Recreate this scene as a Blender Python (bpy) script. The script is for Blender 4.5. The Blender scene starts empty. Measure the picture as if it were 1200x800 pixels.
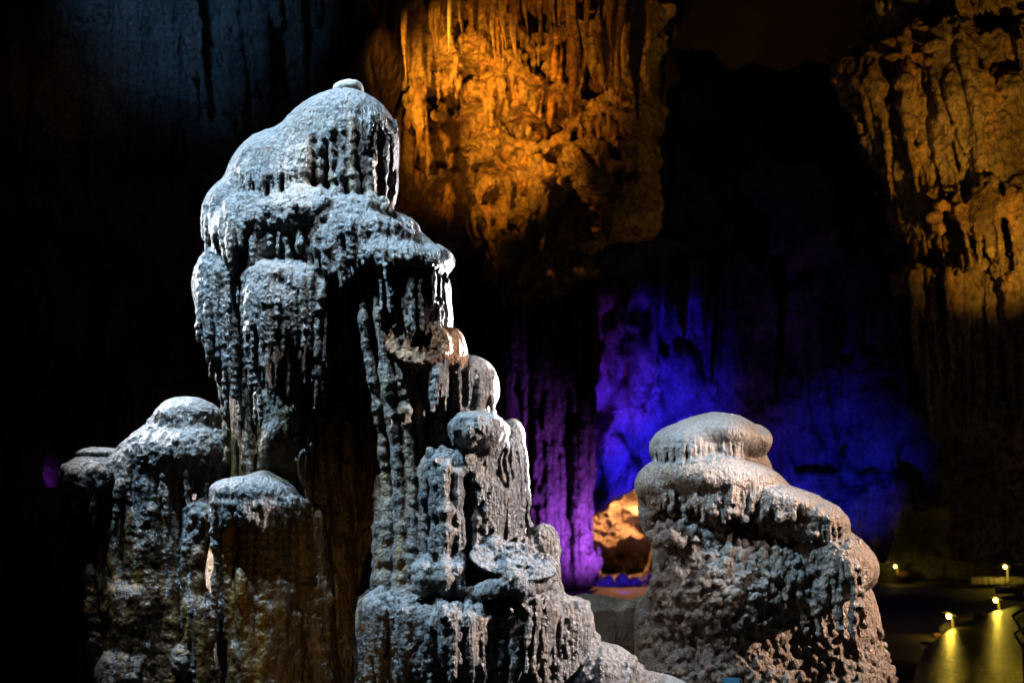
import bpy, math, random, time
import numpy as np
T0 = time.time()
R = math.radians
rng = np.random.default_rng(7)
random.seed(7)
scene = bpy.context.scene
COL = scene.collection

# ------------------------------------------------------------------ camera, world, exposure
F = 1287.0            # focal length in photo pixels (photo is 1200 wide)
HY = 600.0            # eye level row
CZ = 3.0              # eye height over the path
cam = bpy.data.cameras.new('camera')
cam.sensor_width = 36.0
cam.lens = F / 1200.0 * 36.0
cam.shift_y = (HY - 400.0) / 1200.0
cam.clip_start = 0.1
cam.clip_end = 500
cam.dof.use_dof = True
cam.dof.focus_distance = 8.2
cam.dof.aperture_fstop = 1.6
cam_o = bpy.data.objects.new('camera', cam)
cam_o.location = (0, 0, CZ)
cam_o.rotation_euler = (R(90), 0, 0)
COL.objects.link(cam_o)
scene.camera = cam_o

world = bpy.data.worlds.new('World')
scene.world = world
world.use_nodes = True
bg = world.node_tree.nodes['Background']
bg.inputs['Color'].default_value = (0.25, 0.3, 0.5, 1)
bg.inputs['Strength'].default_value = 0.0002
vs = scene.view_settings
vs.view_transform = 'Standard'
vs.look = 'None'
vs.exposure = 0
vs.gamma = 1
vs.use_curve_mapping = False
scene.cycles.use_denoising = True
scene.cycles.max_bounces = 4
scene.cycles.diffuse_bounces = 1
scene.cycles.caustics_reflective = False
scene.cycles.caustics_refractive = False


def at(px, py, Y):
    """a point seen at photo pixel px,py standing Y metres from the eye"""
    return ((px - 600) / F * Y, Y, CZ + (HY - py) / F * Y)


def spot(name, loc, target, watts, color, cone=60, blend=0.6, size=0.12):
    d = bpy.data.lights.new(name, 'SPOT')
    d.energy = watts
    d.color = color
    d.spot_size = R(cone)
    d.spot_blend = blend
    d.shadow_soft_size = size
    o = bpy.data.objects.new(name, d)
    o.location = loc
    from mathutils import Vector
    v = Vector(target) - Vector(loc)
    o.rotation_euler = v.to_track_quat('-Z', 'Y').to_euler()
    COL.objects.link(o)
    return o


# cave floodlights (show-cave lighting)
spot('key_flood', (-5.2, 6.4, 11.6), at(420, 310, 8), 11500, (0.45, 0.74, 1.0), 37, 0.6, 0.035)
spot('left_cap_flood', (-2.9, 7.6, 9.2), at(172, 510, 8.4), 2000, (1.0, 0.95, 0.88), 17, 0.8, 0.04)
spot('flat_cap_flood', (-1.2, 7.2, 8.4), at(310, 562, 7.7), 1100, (1.0, 0.95, 0.90), 9, 0.8, 0.04)
spot('key_front_flood', (-2.4, 5.7, 11.6), at(485, 480, 8), 3600, (0.72, 0.87, 1.0), 34, 0.8, 0.035)
spot('left_rim_flood', (-5.6, 9.9, 6.0), at(240, 300, 8), 1400, (0.95, 0.95, 1.0), 56, 0.6, 0.05)
spot('right_rim_flood', (2.6, 11.6, 4.2), at(520, 440, 8), 9500, (1.0, 0.91, 0.93), 54, 0.5, 0.05)
spot('right_front_flood', (5.4, 7.2, 4.8), at(585, 640, 8), 7000, (1.0, 0.84, 0.78), 36, 0.8, 0.035)
spot('right_rock_flood', (6.8, 8.7, 4.4), at(940, 640, 9.5), 3900, (1.0, 0.66, 0.47), 40, 0.5, 0.04)
spot('right_rock_top_flood', (1.5, 8.1, 10.4), at(885, 605, 9.5), 3900, (0.92, 0.96, 1.0), 19, 0.6, 0.04)
spot('amber_foot_flood', (-0.95, 5.2, 1.1), at(365, 670, 8), 55, (1.0, 0.58, 0.10), 40, 1.0, 0.06)
spot('amber_ceiling_flood', at(390, -10, 13.8), at(605, 150, 20.5), 5200, (1.0, 0.37, 0.024), 38, 1.0, 0.08)
spot('amber_ceiling_flood_low', at(560, 300, 14.0), at(550, 130, 20.5), 800, (1.0, 0.38, 0.026), 34, 1.0, 0.08)
spot('amber_ceiling_flood_high', at(560, 250, 14.6), at(640, 15, 20.5), 1300, (1.0, 0.34, 0.02), 44, 1.0, 0.08)
spot('amber_wall_flood', at(1330, 300, 11.6), at(1125, 185, 15.8), 620, (1.0, 0.49, 0.05), 66, 1.0, 0.06)
spot('blue_flood', at(800, 690, 42), at(760, 510, 50), 12500, (0.022, 0.012, 1.0), 44, 1.0, 0.3)
spot('blue_flood_right', at(960, 690, 42.5), at(975, 570, 50), 3000, (0.01, 0.02, 1.0), 44, 1.0, 0.3)
spot('purple_flood', at(760, 690, 40.5), at(655, 600, 44), 2600, (0.46, 0.09, 1.0), 66, 1.0, 0.25)
spot('violet_flood', at(900, 690, 44), at(895, 500, 50), 420, (0.22, 0.02, 1.0), 60, 1.0, 0.3)
spot('purple_flood_high', at(760, 690, 42), at(705, 450, 50), 2000, (0.5, 0.05, 1.0), 30, 1.0, 0.3)
spot('ridge_flood', at(730, 697, 43), at(730, 680, 47), 900, (0.05, 0.02, 1.0), 80, 1.0, 0.3)
spot('drapery_glow', at(60, -230, 13.4), at(215, -20, 17), 330, (0.13, 0.42, 1.0), 66, 1.0, 0.3)
spot('drapery_warm', at(120, 60, 14.5), at(90, 90, 17), 7, (1.0, 0.55, 0.3), 50, 1.0, 0.3)
spot('distant_purple_flood', at(64, 590, 38), at(46, 548, 40.2), 40, (0.45, 0.04, 1.0), 34, 1.0, 0.1)


# ------------------------------------------------------------------ numpy noise
def _hash(ix, iy, iz, seed):
    h = (ix * np.uint32(374761393)) ^ (iy * np.uint32(668265263)) ^ (iz * np.uint32(2147483647)) ^ np.uint32(seed * 1274126177 & 0xffffffff)
    h = (h ^ (h >> np.uint32(13))) * np.uint32(1274126177)
    h = (h ^ (h >> np.uint32(16))) * np.uint32(2246822519)
    h ^= h >> np.uint32(15)
    return h.astype(np.float32) * np.float32(2.0 / 4294967295.0) - np.float32(1.0)


def vnoise(x, y, z, seed=0):
    x, y, z = np.broadcast_arrays(x, y, z)
    fx, fy, fz = np.floor(x), np.floor(y), np.floor(z)
    ix = fx.astype(np.int64).astype(np.uint32); iy = fy.astype(np.int64).astype(np.uint32); iz = fz.astype(np.int64).astype(np.uint32)
    tx = (x - fx).astype(np.float32); ty = (y - fy).astype(np.float32); tz = (z - fz).astype(np.float32)
    tx = tx * tx * (3 - 2 * tx); ty = ty * ty * (3 - 2 * ty); tz = tz * tz * (3 - 2 * tz)
    o = np.uint32(1)
    r = 0
    for dz, wz in ((0, 1 - tz), (1, tz)):
        for dy, wy in ((0, 1 - ty), (1, ty)):
            a = _hash(ix, iy + np.uint32(dy), iz + np.uint32(dz), seed)
            b = _hash(ix + o, iy + np.uint32(dy), iz + np.uint32(dz), seed)
            r = r + (a + (b - a) * tx) * (wy * wz)
    return r


def fbm(x, y, z, octs=4, seed=0, gain=0.5):
    r, a, f = 0, 1.0, 1.0
    for i in range(octs):
        r = r + a * vnoise(x * f + 17.3 * i, y * f - 9.1 * i, z * f + 4.7 * i, seed + i)
        a *= gain
        f *= 2.03
    return r


def worley(P, seed=0):
    """distance to the nearest cell point, P (n,3) in cell units"""
    base = np.floor(P).astype(np.int64)
    best = np.full(len(P), 9.0, np.float32)
    for dx in (-1, 0, 1):
        for dy in (-1, 0, 1):
            for dz in (-1, 0, 1):
                c = base + np.array([dx, dy, dz])
                u = c.astype(np.uint32)
                q = np.stack([_hash(u[:, 0], u[:, 1], u[:, 2], seed + k) * 0.45 + 0.5 for k in (1, 2, 3)], 1)
                d = ((c + q - P) ** 2).sum(1)
                best = np.minimum(best, d.astype(np.float32))
    return np.sqrt(best)


# ------------------------------------------------------------------ rock bodies from blended solids
class Rock:
    """a body in its own units: 1 unit = one photo pixel at distance D; axes x right, d away, z up"""

    def __init__(s, D, x0, x1, y0, y1, d0, d1, vox=1.5):
        s.D, s.u, s.vox = D, D / F, vox
        s.lo = np.array([x0 - 600.0, d0, HY - y1])
        hi = np.array([x1 - 600.0, d1, HY - y0])
        s.n = np.ceil((hi - s.lo) / vox).astype(int) + 1
        s.S = np.full(tuple(s.n), 30.0, np.float32)
        s.own = np.zeros(tuple(s.n), np.int8)
        s.tags = []
        s.tag = s._tag('body')
        s.dm = None

    def _tag(s, name, new=False):
        if new or name not in s.tags:
            s.tags.append(name)
            return len(s.tags) - 1
        return s.tags.index(name)

    def part(s, name, new=False):
        s.tag = s._tag(name, new)

    def chip(s, px, py, d, r, amp, scale, seed=5):
        """rough, broken surface around a point"""
        c = s.P(px, py, d)
        w = s.win(c - r, c + r)
        sl, X, Y, Z = w
        f = np.clip(1.3 - np.sqrt((X - c[0]) ** 2 + (Y - c[1]) ** 2 + (Z - c[2]) ** 2) / r, 0, 1)
        s.S[sl] += (amp * f * fbm(X / scale, Y / scale, Z / scale, 3, seed)).astype(np.float32)

    def P(s, px, py, d):
        k = 1 + d * s.u / s.D
        return np.array([(px - 600.0) * k, d, (HY - py) * k])

    def win(s, lo, hi):
        a = np.maximum(np.floor((lo - s.lo) / s.vox).astype(int), 0)
        b = np.minimum(np.ceil((hi - s.lo) / s.vox).astype(int) + 1, s.n)
        if (b <= a).any():
            return None
        sl = tuple(slice(i, j) for i, j in zip(a, b))
        ax = [(s.lo[i] + np.arange(a[i], b[i]) * s.vox).astype(np.float32) for i in range(3)]
        return sl, ax[0][:, None, None], ax[1][None, :, None], ax[2][None, None, :]

    def union(s, sl, v, k):
        a = s.S[sl]
        own = s.own[sl]
        own[v < a] = s.tag
        h = np.clip(0.5 + 0.5 * (v - a) / k, 0, 1)
        s.S[sl] = v + (a - v) * h - k * h * (1 - h)

    def _ell(s, c, r, roll, pad):
        m = max(r) if roll else None
        ext = np.array([m, r[1], m]) if roll else np.array(r)
        w = s.win(c - ext - pad, c + ext + pad)
        if w is None:
            return None
        sl, X, Y, Z = w
        x, y, z = X - np.float32(c[0]), Y - np.float32(c[1]), Z - np.float32(c[2])
        if roll:
            ca, sa = np.float32(math.cos(R(roll))), np.float32(math.sin(R(roll)))
            x, z = ca * x + sa * z, -sa * x + ca * z
        r = [np.float32(q) for q in r]
        k0 = np.sqrt((x / r[0]) ** 2 + (y / r[1]) ** 2 + (z / r[2]) ** 2)
        k1 = np.sqrt((x / r[0] ** 2) ** 2 + (y / r[1] ** 2) ** 2 + (z / r[2] ** 2) ** 2) + np.float32(1e-6)
        return sl, (k0 * (k0 - 1) / k1).astype(np.float32)

    def E(s, px, py, d, rx, rz, rd, k=8, roll=0, cut=None):
        """blob centred at a photo pixel, roll in degrees (positive = right side up)"""
        c = s.P(px, py, d)
        v = s._ell(c, (rx, rd, rz), roll, k + 4)
        if v:
            sl, b = v
            if cut:
                n, off = np.array(cut[0]) / np.linalg.norm(cut[0]), cut[1]
                X, Y, Z = [(s.lo[i] + np.arange(sl[i].start, sl[i].stop) * s.vox - c[i]).astype(np.float32) for i in range(3)]
                b = np.maximum(b, n[0] * X[:, None, None] + n[1] * Y[None, :, None] + n[2] * Z[None, None, :] - off).astype(np.float32)
            s.union(sl, b, k)

    def dig(s, px, py, d, rx, rz, rd, k=5, roll=0):
        v = s._ell(s.P(px, py, d), (rx, rd, rz), roll, k + 4)
        if v:
            sl, b = v
            a = s.S[sl]
            b = -b
            h = np.clip(0.5 - 0.5 * (b - a) / k, 0, 1)
            s.S[sl] = b + (a - b) * h + k * h * (1 - h)

    def cone(s, a, ra, b, rb, k=4):
        m = max(ra, rb) + k + 3
        w = s.win(np.minimum(a, b) - m, np.maximum(a, b) + m)
        if w is None:
            return
        sl, X, Y, Z = w
        ba = (b - a).astype(np.float32)
        L = np.float32(max((ba ** 2).sum(), 1e-6))
        x, y, z = X - np.float32(a[0]), Y - np.float32(a[1]), Z - np.float32(a[2])
        h = np.clip((x * ba[0] + y * ba[1] + z * ba[2]) / L, 0, 1)
        v = np.sqrt((x - h * ba[0]) ** 2 + (y - h * ba[1]) ** 2 + (z - h * ba[2]) ** 2) - (np.float32(ra) + np.float32(rb - ra) * h)
        s.union(sl, v.astype(np.float32), k)

    def chain(s, pts, k=4):
        """pts: (px, py, d, radius)"""
        for p, q in zip(pts[:-1], pts[1:]):
            s.cone(s.P(*p[:3]), p[3], s.P(*q[:3]), q[3], k)

    def drip(s, pts, k=3):
        """a column resampled with uneven swellings"""
        out = []
        for p, q in zip(pts[:-1], pts[1:]):
            m = max(2, int(abs(q[1] - p[1]) / 7))
            for i in range(m):
                t = i / m
                a = [p[j] + (q[j] - p[j]) * t for j in range(4)]
                out.append((a[0] + random.gauss(0, 0.5), a[1], a[2] + random.gauss(0, 0.4), max(1.2, a[3] * random.uniform(0.62, 0.92))))
        out.append(pts[-1])
        s.chain(out, k)

    def freeze(s):
        """first hit seen from the front, used to lay runnels and knobs on the surface"""
        ins = s.S < 0
        i = ins.argmax(1).astype(np.float32)
        hit = ins.any(1)
        s.dm = np.where(hit, s.lo[1] + i * s.vox, np.nan)

    def surf(s, px, py, d=-40.0):
        for _ in range(3):
            p = s.P(px, py, d)
            i = int(round((p[0] - s.lo[0]) / s.vox)); j = int(round((p[2] - s.lo[2]) / s.vox))
            if not (0 <= i < s.n[0] and 0 <= j < s.n[2]):
                return None
            q = s.dm[i, j]
            if np.isnan(q):
                return None
            d = float(q)
        return d

    def runnel(s, px, py0, py1, r0, r1, k=3, embed=0.35, wob=1.0, step=9, back=0.0, knob=0.25, lean=0.0):
        d = s.surf(px, py0)
        if d is None:
            return
        n = max(2, int(abs(py1 - py0) / step) + 1)
        pts, x = [], px
        for i in range(n + 1):
            t = i / n
            y = py0 + (py1 - py0) * t
            q = s.surf(x, y)
            r = (r0 + (r1 - r0) * t) * (1 + knob * random.uniform(-1, 1))
            if q is not None:
                d = min(d + back * step, q + embed * r)
            pts.append((x, y, d + (embed * r if i == 0 else 0), max(r, 0.7)))
            x += random.gauss(0, wob) + lean * step
        s.chain(pts, k)

    def runnels(s, n, box, length, r, taper=0.6, test=None, **kw):
        """n runnels starting in box (x0,y0,x1,y1)"""
        for _ in range(n):
            x, y = random.uniform(box[0], box[2]), random.uniform(box[1], box[3])
            if test and not test(x, y):
                continue
            rr = random.uniform(*r)
            s.runnel(x, y, y + random.uniform(*length), rr, rr * taper, **kw)

    def knobs(s, n, box, r, k=2.0, out=0.2, tall=(0.8, 1.5), test=None):
        for _ in range(n):
            x, y = random.uniform(box[0], box[2]), random.uniform(box[1], box[3])
            if test and not test(x, y):
                continue
            d = s.surf(x, y)
            if d is None:
                continue
            a = random.uniform(*r)
            t = random.uniform(*tall)
            s.E(x, y, d + a * (0.5 - out), a, a * t, a, k, random.uniform(-25, 25) if t > 1.15 else 0)

    def slab(s, h, k=8):
        """fill everything behind the depth field h(x, z)"""
        X = (s.lo[0] + np.arange(s.n[0]) * s.vox)[:, None]
        Z = (s.lo[2] + np.arange(s.n[2]) * s.vox)[None, :]
        H = h(X + 600, HY - Z).astype(np.float32)
        Y = (s.lo[1] + np.arange(s.n[1]) * s.vox).astype(np.float32)[None, :, None]
        s.union((slice(None),) * 3, np.clip(H[:, None, :] - Y, -60, 60), k)

    def roughen(s, amp, scale, octs=4, seed=3):
        """solid noise through the whole body (coarse grids only)"""
        X = ((s.lo[0] + np.arange(s.n[0]) * s.vox) / scale[0])[:, None, None].astype(np.float32)
        Y = ((s.lo[1] + np.arange(s.n[1]) * s.vox) / scale[1])[None, :, None].astype(np.float32)
        Z = ((s.lo[2] + np.arange(s.n[2]) * s.vox) / scale[2])[None, None, :].astype(np.float32)
        s.S += np.float32(amp) * fbm(X, Y, Z, octs, seed).astype(np.float32)

    def mesh(s):
        S = s.S
        b = S < 0
        c = np.zeros(tuple(s.n - 1), np.uint8)
        for i in (0, 1):
            for j in (0, 1):
                for k in (0, 1):
                    c += b[i:s.n[0] - 1 + i, j:s.n[1] - 1 + j, k:s.n[2] - 1 + k]
        act = np.flatnonzero(((c > 0) & (c < 8)).ravel())
        m = s.n - 1
        I, J, K = np.unravel_index(act, tuple(m))
        corner = {}
        for i in (0, 1):
            for j in (0, 1):
                for k in (0, 1):
                    corner[i, j, k] = S[I + i, J + j, K + k]
        acc = np.zeros((len(act), 3), np.float32)
        cnt = np.zeros(len(act), np.float32)
        for a in corner:
            for ax in range(3):
                if a[ax] == 0:
                    e = list(a); e[ax] = 1
                    va, vb = corner[a], corner[tuple(e)]
                    x = (va < 0) != (vb < 0)
                    t = np.where(x, va / np.where(x, va - vb, 1), 0)
                    p = np.tile(np.array(a, np.float32), (len(act), 1))
                    p[:, ax] = t
                    acc[x] += p[x]
                    cnt[x] += 1
        v = acc / cnt[:, None] + np.stack([I, J, K], 1)
        g = np.stack([corner[1, 0, 0] + corner[1, 1, 1] + corner[1, 1, 0] + corner[1, 0, 1] - corner[0, 0, 0] - corner[0, 1, 1] - corner[0, 1, 0] - corner[0, 0, 1],
                      corner[0, 1, 0] + corner[1, 1, 1] + corner[1, 1, 0] + corner[0, 1, 1] - corner[0, 0, 0] - corner[1, 0, 1] - corner[1, 0, 0] - corner[0, 0, 1],
                      corner[0, 0, 1] + corner[1, 1, 1] + corner[1, 0, 1] + corner[0, 1, 1] - corner[0, 0, 0] - corner[1, 1, 0] - corner[1, 0, 0] - corner[0, 1, 0]], 1)
        g /= np.linalg.norm(g, axis=1, keepdims=True) + 1e-9
        tag = s.own[I, J, K]
        quads = []
        st = (m[1] * m[2], m[2], 1)
        for ax in range(3):
            o1, o2 = [q for q in range(3) if q != ax]
            sl0 = [slice(None)] * 3; sl1 = [slice(None)] * 3
            sl0[ax] = slice(0, -1); sl1[ax] = slice(1, None)
            for o in (o1, o2):
                sl0[o] = slice(1, -1); sl1[o] = slice(1, -1)
            A, B = b[tuple(sl0)], b[tuple(sl1)]
            for flip, M in ((0, A & ~B), (1, ~A & B)):
                q = np.array(np.nonzero(M))
                if not q.size:
                    continue
                q[o1] += 1; q[o2] += 1
                base = q[0] * st[0] + q[1] * st[1] + q[2] * st[2]
                w = [base, base - st[o1], base - st[o1] - st[o2], base - st[o2]]
                if flip ^ (ax == 1):
                    w = w[::-1]
                quads.append(np.stack([np.searchsorted(act, z) for z in w], 1))
        s.S = s.own = None
        return (s.lo + v * s.vox).astype(np.float64), g.astype(np.float64), np.concatenate(quads), tag

    def world(s, v):
        return v * s.u + np.array([0, s.D, CZ])


def link_mesh(name, v, quads, mat, parent=None):
    me = bpy.data.meshes.new(name)
    me.vertices.add(len(v))
    me.vertices.foreach_set('co', v.astype(np.float32).ravel())
    me.loops.add(quads.size)
    me.loops.foreach_set('vertex_index', quads.astype(np.int32).ravel())
    me.polygons.add(len(quads))
    k = quads.shape[1]
    me.polygons.foreach_set('loop_start', np.arange(0, quads.size, k, dtype=np.int32))
    me.polygons.foreach_set('loop_total', np.full(len(quads), k, np.int32))
    me.polygons.foreach_set('use_smooth', np.ones(len(quads), bool))
    me.update(calc_edges=True)
    me.materials.append(mat)
    o = bpy.data.objects.new(name, me)
    COL.objects.link(o)
    if parent:
        o.parent = parent
        o.matrix_parent_inverse = parent.matrix_world.inverted()
    return o


def fine(v, g, amp=1.0, seed=0):
    """grain, ribs and pits a few pixels across, along the normals"""
    x, y, z = v[:, 0], v[:, 1], v[:, 2]
    steep = np.clip(1 - np.abs(g[:, 2]) * 1.2, 0, 1)
    d = (1.7 - 0.8 * steep) * fbm(x / 15, y / 15, z / 18, 3, seed)
    d += 1.1 * steep * fbm(x / 5.5, y / 5.5, z / 30, 2, seed + 9)
    d += (0.35 + 0.45 * steep) * fbm(x / 4.4, y / 4.4, z / 4.4, 2, seed + 20)
    d -= 1.3 * np.clip(fbm(x / 7.5, y / 7.5, z / 9, 2, seed + 30) - 0.25, 0, 1)
    return v + g * (d * amp)[:, None]


def tag(o, label=None, cat=None, group=None, kind=None):
    for k, q in (('label', label), ('category', cat), ('group', group), ('kind', kind)):
        if q:
            o[k] = q
    return o


def empty(name, loc, label, cat, group=None):
    o = bpy.data.objects.new(name, None)
    o.location = loc
    COL.objects.link(o)
    bpy.context.view_layer.update()
    return tag(o, label, cat, group)


def build(rock, name, base, label, cat, mats, group=None, amp=1.0, seed=0, labels=()):
    v, g, q, t = rock.mesh()
    v = fine(v, g, amp, seed)
    w = rock.world(v)
    ft = t[q[:, 0]].copy()
    cnt = np.bincount(ft, minlength=len(rock.tags))
    big = int(cnt.argmax())
    ft[(cnt < 120)[ft]] = big
    for i, tn in enumerate(rock.tags):          # one drip, one piece: strays join the main body
        idx = np.flatnonzero(ft == i)
        if tn not in ('drip_column', 'white_runnel', 'knob', 'top_knob') or not len(idx):
            continue
        f = q[idx]
        _, inv = np.unique(f.ravel(), return_inverse=True)
        f = inv.reshape(f.shape)
        lab = np.arange(f.max() + 1)
        for _ in range(400):
            old = lab.copy()
            np.minimum.at(lab, f.ravel(), np.repeat(lab[f].min(1), 4))
            lab = lab[lab]
            if (lab == old).all():
                break
        fl = lab[f[:, 0]]
        keep = np.bincount(fl).argmax()
        ft[idx[fl != keep]] = big
    root = empty(name, base, label, cat, group)
    for i, tn in enumerate(rock.tags):
        f = q[ft == i]
        if not len(f):
            continue
        u, inv = np.unique(f.ravel(), return_inverse=True)
        o = link_mesh(tn, w[u], inv.reshape(f.shape), mats.get(tn, mats['body']), root)
        if tn in labels:
            o['label'] = labels[tn]
    print('built', name, len(q), round(time.time() - T0, 1))
    return root


# ------------------------------------------------------------------ materials
def nd(nt, t, **kw):
    n = nt.nodes.new(t)
    for k, v in kw.items():
        setattr(n, k, v)
    return n


def rock_material(name, colors, dust=0.0, dust_col=(0.40, 0.40, 0.41), rough=(0.5, 0.8), scale=1.0, bump=0.6, grain=1.0, streak=0.5, spec=0.35, speck=(0.72, 1.22), stain=0.0):
    """colors: main, second, streak colour; vertical mineral streaks, mottling, dust settled on tops, its paler tone partly painted top light"""
    m = bpy.data.materials.new(name)
    m.use_nodes = True
    nt = m.node_tree
    p = nt.nodes['Principled BSDF']
    L = nt.links.new
    geo = nd(nt, 'ShaderNodeNewGeometry')
    mp = nd(nt, 'ShaderNodeMapping')
    mp.inputs['Scale'].default_value = (scale,) * 3
    L(geo.outputs['Position'], mp.inputs['Vector'])
    n1 = nd(nt, 'ShaderNodeTexNoise'); n1.inputs['Scale'].default_value = 3.0; n1.inputs['Detail'].default_value = 6
    L(mp.outputs[0], n1.inputs['Vector'])
    r1 = nd(nt, 'ShaderNodeValToRGB')
    r1.color_ramp.elements[0].position = 0.38; r1.color_ramp.elements[1].position = 0.64
    r1.color_ramp.elements[0].color = (*colors[0], 1); r1.color_ramp.elements[1].color = (*colors[1], 1)
    L(n1.outputs['Fac'], r1.inputs['Fac'])
    ms = nd(nt, 'ShaderNodeMapping'); ms.inputs['Scale'].default_value = (11 * scale, 11 * scale, 0.9 * scale)
    L(geo.outputs['Position'], ms.inputs['Vector'])
    n2 = nd(nt, 'ShaderNodeTexNoise'); n2.inputs['Scale'].default_value = 1.0; n2.inputs['Detail'].default_value = 4
    L(ms.outputs[0], n2.inputs['Vector'])
    r2 = nd(nt, 'ShaderNodeMapRange'); r2.inputs['From Min'].default_value = 0.48; r2.inputs['From Max'].default_value = 0.66; r2.inputs['To Max'].default_value = streak
    L(n2.outputs['Fac'], r2.inputs['Value'])
    mx = nd(nt, 'ShaderNodeMix', data_type='RGBA')
    L(r2.outputs[0], mx.inputs['Factor']); L(r1.outputs[0], mx.inputs['A']); mx.inputs['B'].default_value = (*colors[2], 1)
    out = mx.outputs['Result']
    if stain:                                   # black manganese runs, narrow and vertical
        mt = nd(nt, 'ShaderNodeMapping'); mt.inputs['Scale'].default_value = (26, 26, 1.6)
        L(geo.outputs['Position'], mt.inputs['Vector'])
        n6 = nd(nt, 'ShaderNodeTexNoise'); n6.inputs['Scale'].default_value = 1.0; n6.inputs['Detail'].default_value = 5; n6.inputs['Roughness'].default_value = 0.6
        L(mt.outputs[0], n6.inputs['Vector'])
        r6 = nd(nt, 'ShaderNodeMapRange'); r6.inputs['From Min'].default_value = 0.44; r6.inputs['From Max'].default_value = 0.58; r6.inputs['To Max'].default_value = stain
        L(n6.outputs['Fac'], r6.inputs['Value'])
        m6 = nd(nt, 'ShaderNodeMix', data_type='RGBA')
        L(r6.outputs[0], m6.inputs['Factor']); L(out, m6.inputs['A']); m6.inputs['B'].default_value = (0.018, 0.017, 0.018, 1)
        out = m6.outputs['Result']
    # speckle of mineral grains
    n3 = nd(nt, 'ShaderNodeTexNoise'); n3.inputs['Scale'].default_value = 55 * grain; n3.inputs['Detail'].default_value = 3
    L(mp.outputs[0], n3.inputs['Vector'])
    r3 = nd(nt, 'ShaderNodeMapRange'); r3.inputs['From Min'].default_value = 0.3; r3.inputs['From Max'].default_value = 0.7
    r3.inputs['To Min'].default_value = speck[0]; r3.inputs['To Max'].default_value = speck[1]
    L(n3.outputs['Fac'], r3.inputs['Value'])
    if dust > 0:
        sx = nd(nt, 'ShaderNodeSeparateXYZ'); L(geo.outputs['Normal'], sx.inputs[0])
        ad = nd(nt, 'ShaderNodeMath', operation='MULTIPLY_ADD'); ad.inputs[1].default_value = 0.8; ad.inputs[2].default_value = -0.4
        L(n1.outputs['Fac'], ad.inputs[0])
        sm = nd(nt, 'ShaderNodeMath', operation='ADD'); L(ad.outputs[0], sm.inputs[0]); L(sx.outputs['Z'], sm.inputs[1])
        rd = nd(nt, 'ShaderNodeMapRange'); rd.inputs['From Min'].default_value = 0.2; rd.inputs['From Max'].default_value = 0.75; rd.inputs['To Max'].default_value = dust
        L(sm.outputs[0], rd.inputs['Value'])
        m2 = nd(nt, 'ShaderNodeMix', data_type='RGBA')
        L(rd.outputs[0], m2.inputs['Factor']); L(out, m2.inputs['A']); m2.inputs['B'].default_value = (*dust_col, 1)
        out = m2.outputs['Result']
    vm = nd(nt, 'ShaderNodeVectorMath', operation='SCALE')
    L(out, vm.inputs[0]); L(r3.outputs[0], vm.inputs['Scale'])
    L(vm.outputs[0], p.inputs['Base Color'])
    rr = nd(nt, 'ShaderNodeMapRange'); rr.inputs['To Min'].default_value = rough[0]; rr.inputs['To Max'].default_value = rough[1]
    L(n3.outputs['Fac'], rr.inputs['Value']); L(rr.outputs[0], p.inputs['Roughness'])
    p.inputs['Specular IOR Level'].default_value = spec
    # bump
    vo = nd(nt, 'ShaderNodeTexVoronoi'); vo.inputs['Scale'].default_value = 38 * grain
    L(mp.outputs[0], vo.inputs['Vector'])
    n4 = nd(nt, 'ShaderNodeTexNoise'); n4.inputs['Scale'].default_value = 30 * grain; n4.inputs['Detail'].default_value = 6; n4.inputs['Roughness'].default_value = 0.65
    L(mp.outputs[0], n4.inputs['Vector'])
    hm = nd(nt, 'ShaderNodeMath', operation='MULTIPLY_ADD'); hm.inputs[1].default_value = -0.2
    L(vo.outputs['Distance'], hm.inputs[0]); L(n4.outputs['Fac'], hm.inputs[2])
    ms2 = nd(nt, 'ShaderNodeMapping'); ms2.inputs['Scale'].default_value = (46 * scale, 46 * scale, 5 * scale)
    L(geo.outputs['Position'], ms2.inputs['Vector'])
    n5 = nd(nt, 'ShaderNodeTexNoise'); n5.inputs['Scale'].default_value = 1.0; n5.inputs['Detail'].default_value = 3
    L(ms2.outputs[0], n5.inputs['Vector'])
    hm2 = nd(nt, 'ShaderNodeMath', operation='MULTIPLY_ADD'); hm2.inputs[1].default_value = 0.9
    L(n5.outputs['Fac'], hm2.inputs[0]); L(hm.outputs[0], hm2.inputs[2]); hm = hm2
    b = nd(nt, 'ShaderNodeBump'); b.inputs['Strength'].default_value = bump; b.inputs['Distance'].default_value = 0.03 / scale / grain
    L(hm.outputs[0], b.inputs['Height']); L(b.outputs[0], p.inputs['Normal'])
    return m


def plain(name, col, rough=0.5, metal=0.0, emit=None, watts=0):
    m = bpy.data.materials.new(name)
    m.use_nodes = True
    nt = m.node_tree
    p = nt.nodes['Principled BSDF']
    n = nd(nt, 'ShaderNodeTexNoise'); n.inputs['Scale'].default_value = 14
    r = nd(nt, 'ShaderNodeValToRGB')
    r.color_ramp.elements[0].color = (*[c * 0.75 for c in col], 1); r.color_ramp.elements[1].color = (*[min(1, c * 1.2) for c in col], 1)
    nt.links.new(n.outputs['Fac'], r.inputs['Fac']); nt.links.new(r.outputs[0], p.inputs['Base Color'])
    p.inputs['Roughness'].default_value = rough
    p.inputs['Metallic'].default_value = metal
    if emit:
        p.inputs['Emission Color'].default_value = (*emit, 1)
        p.inputs['Emission Strength'].default_value = watts
    return m


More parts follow.
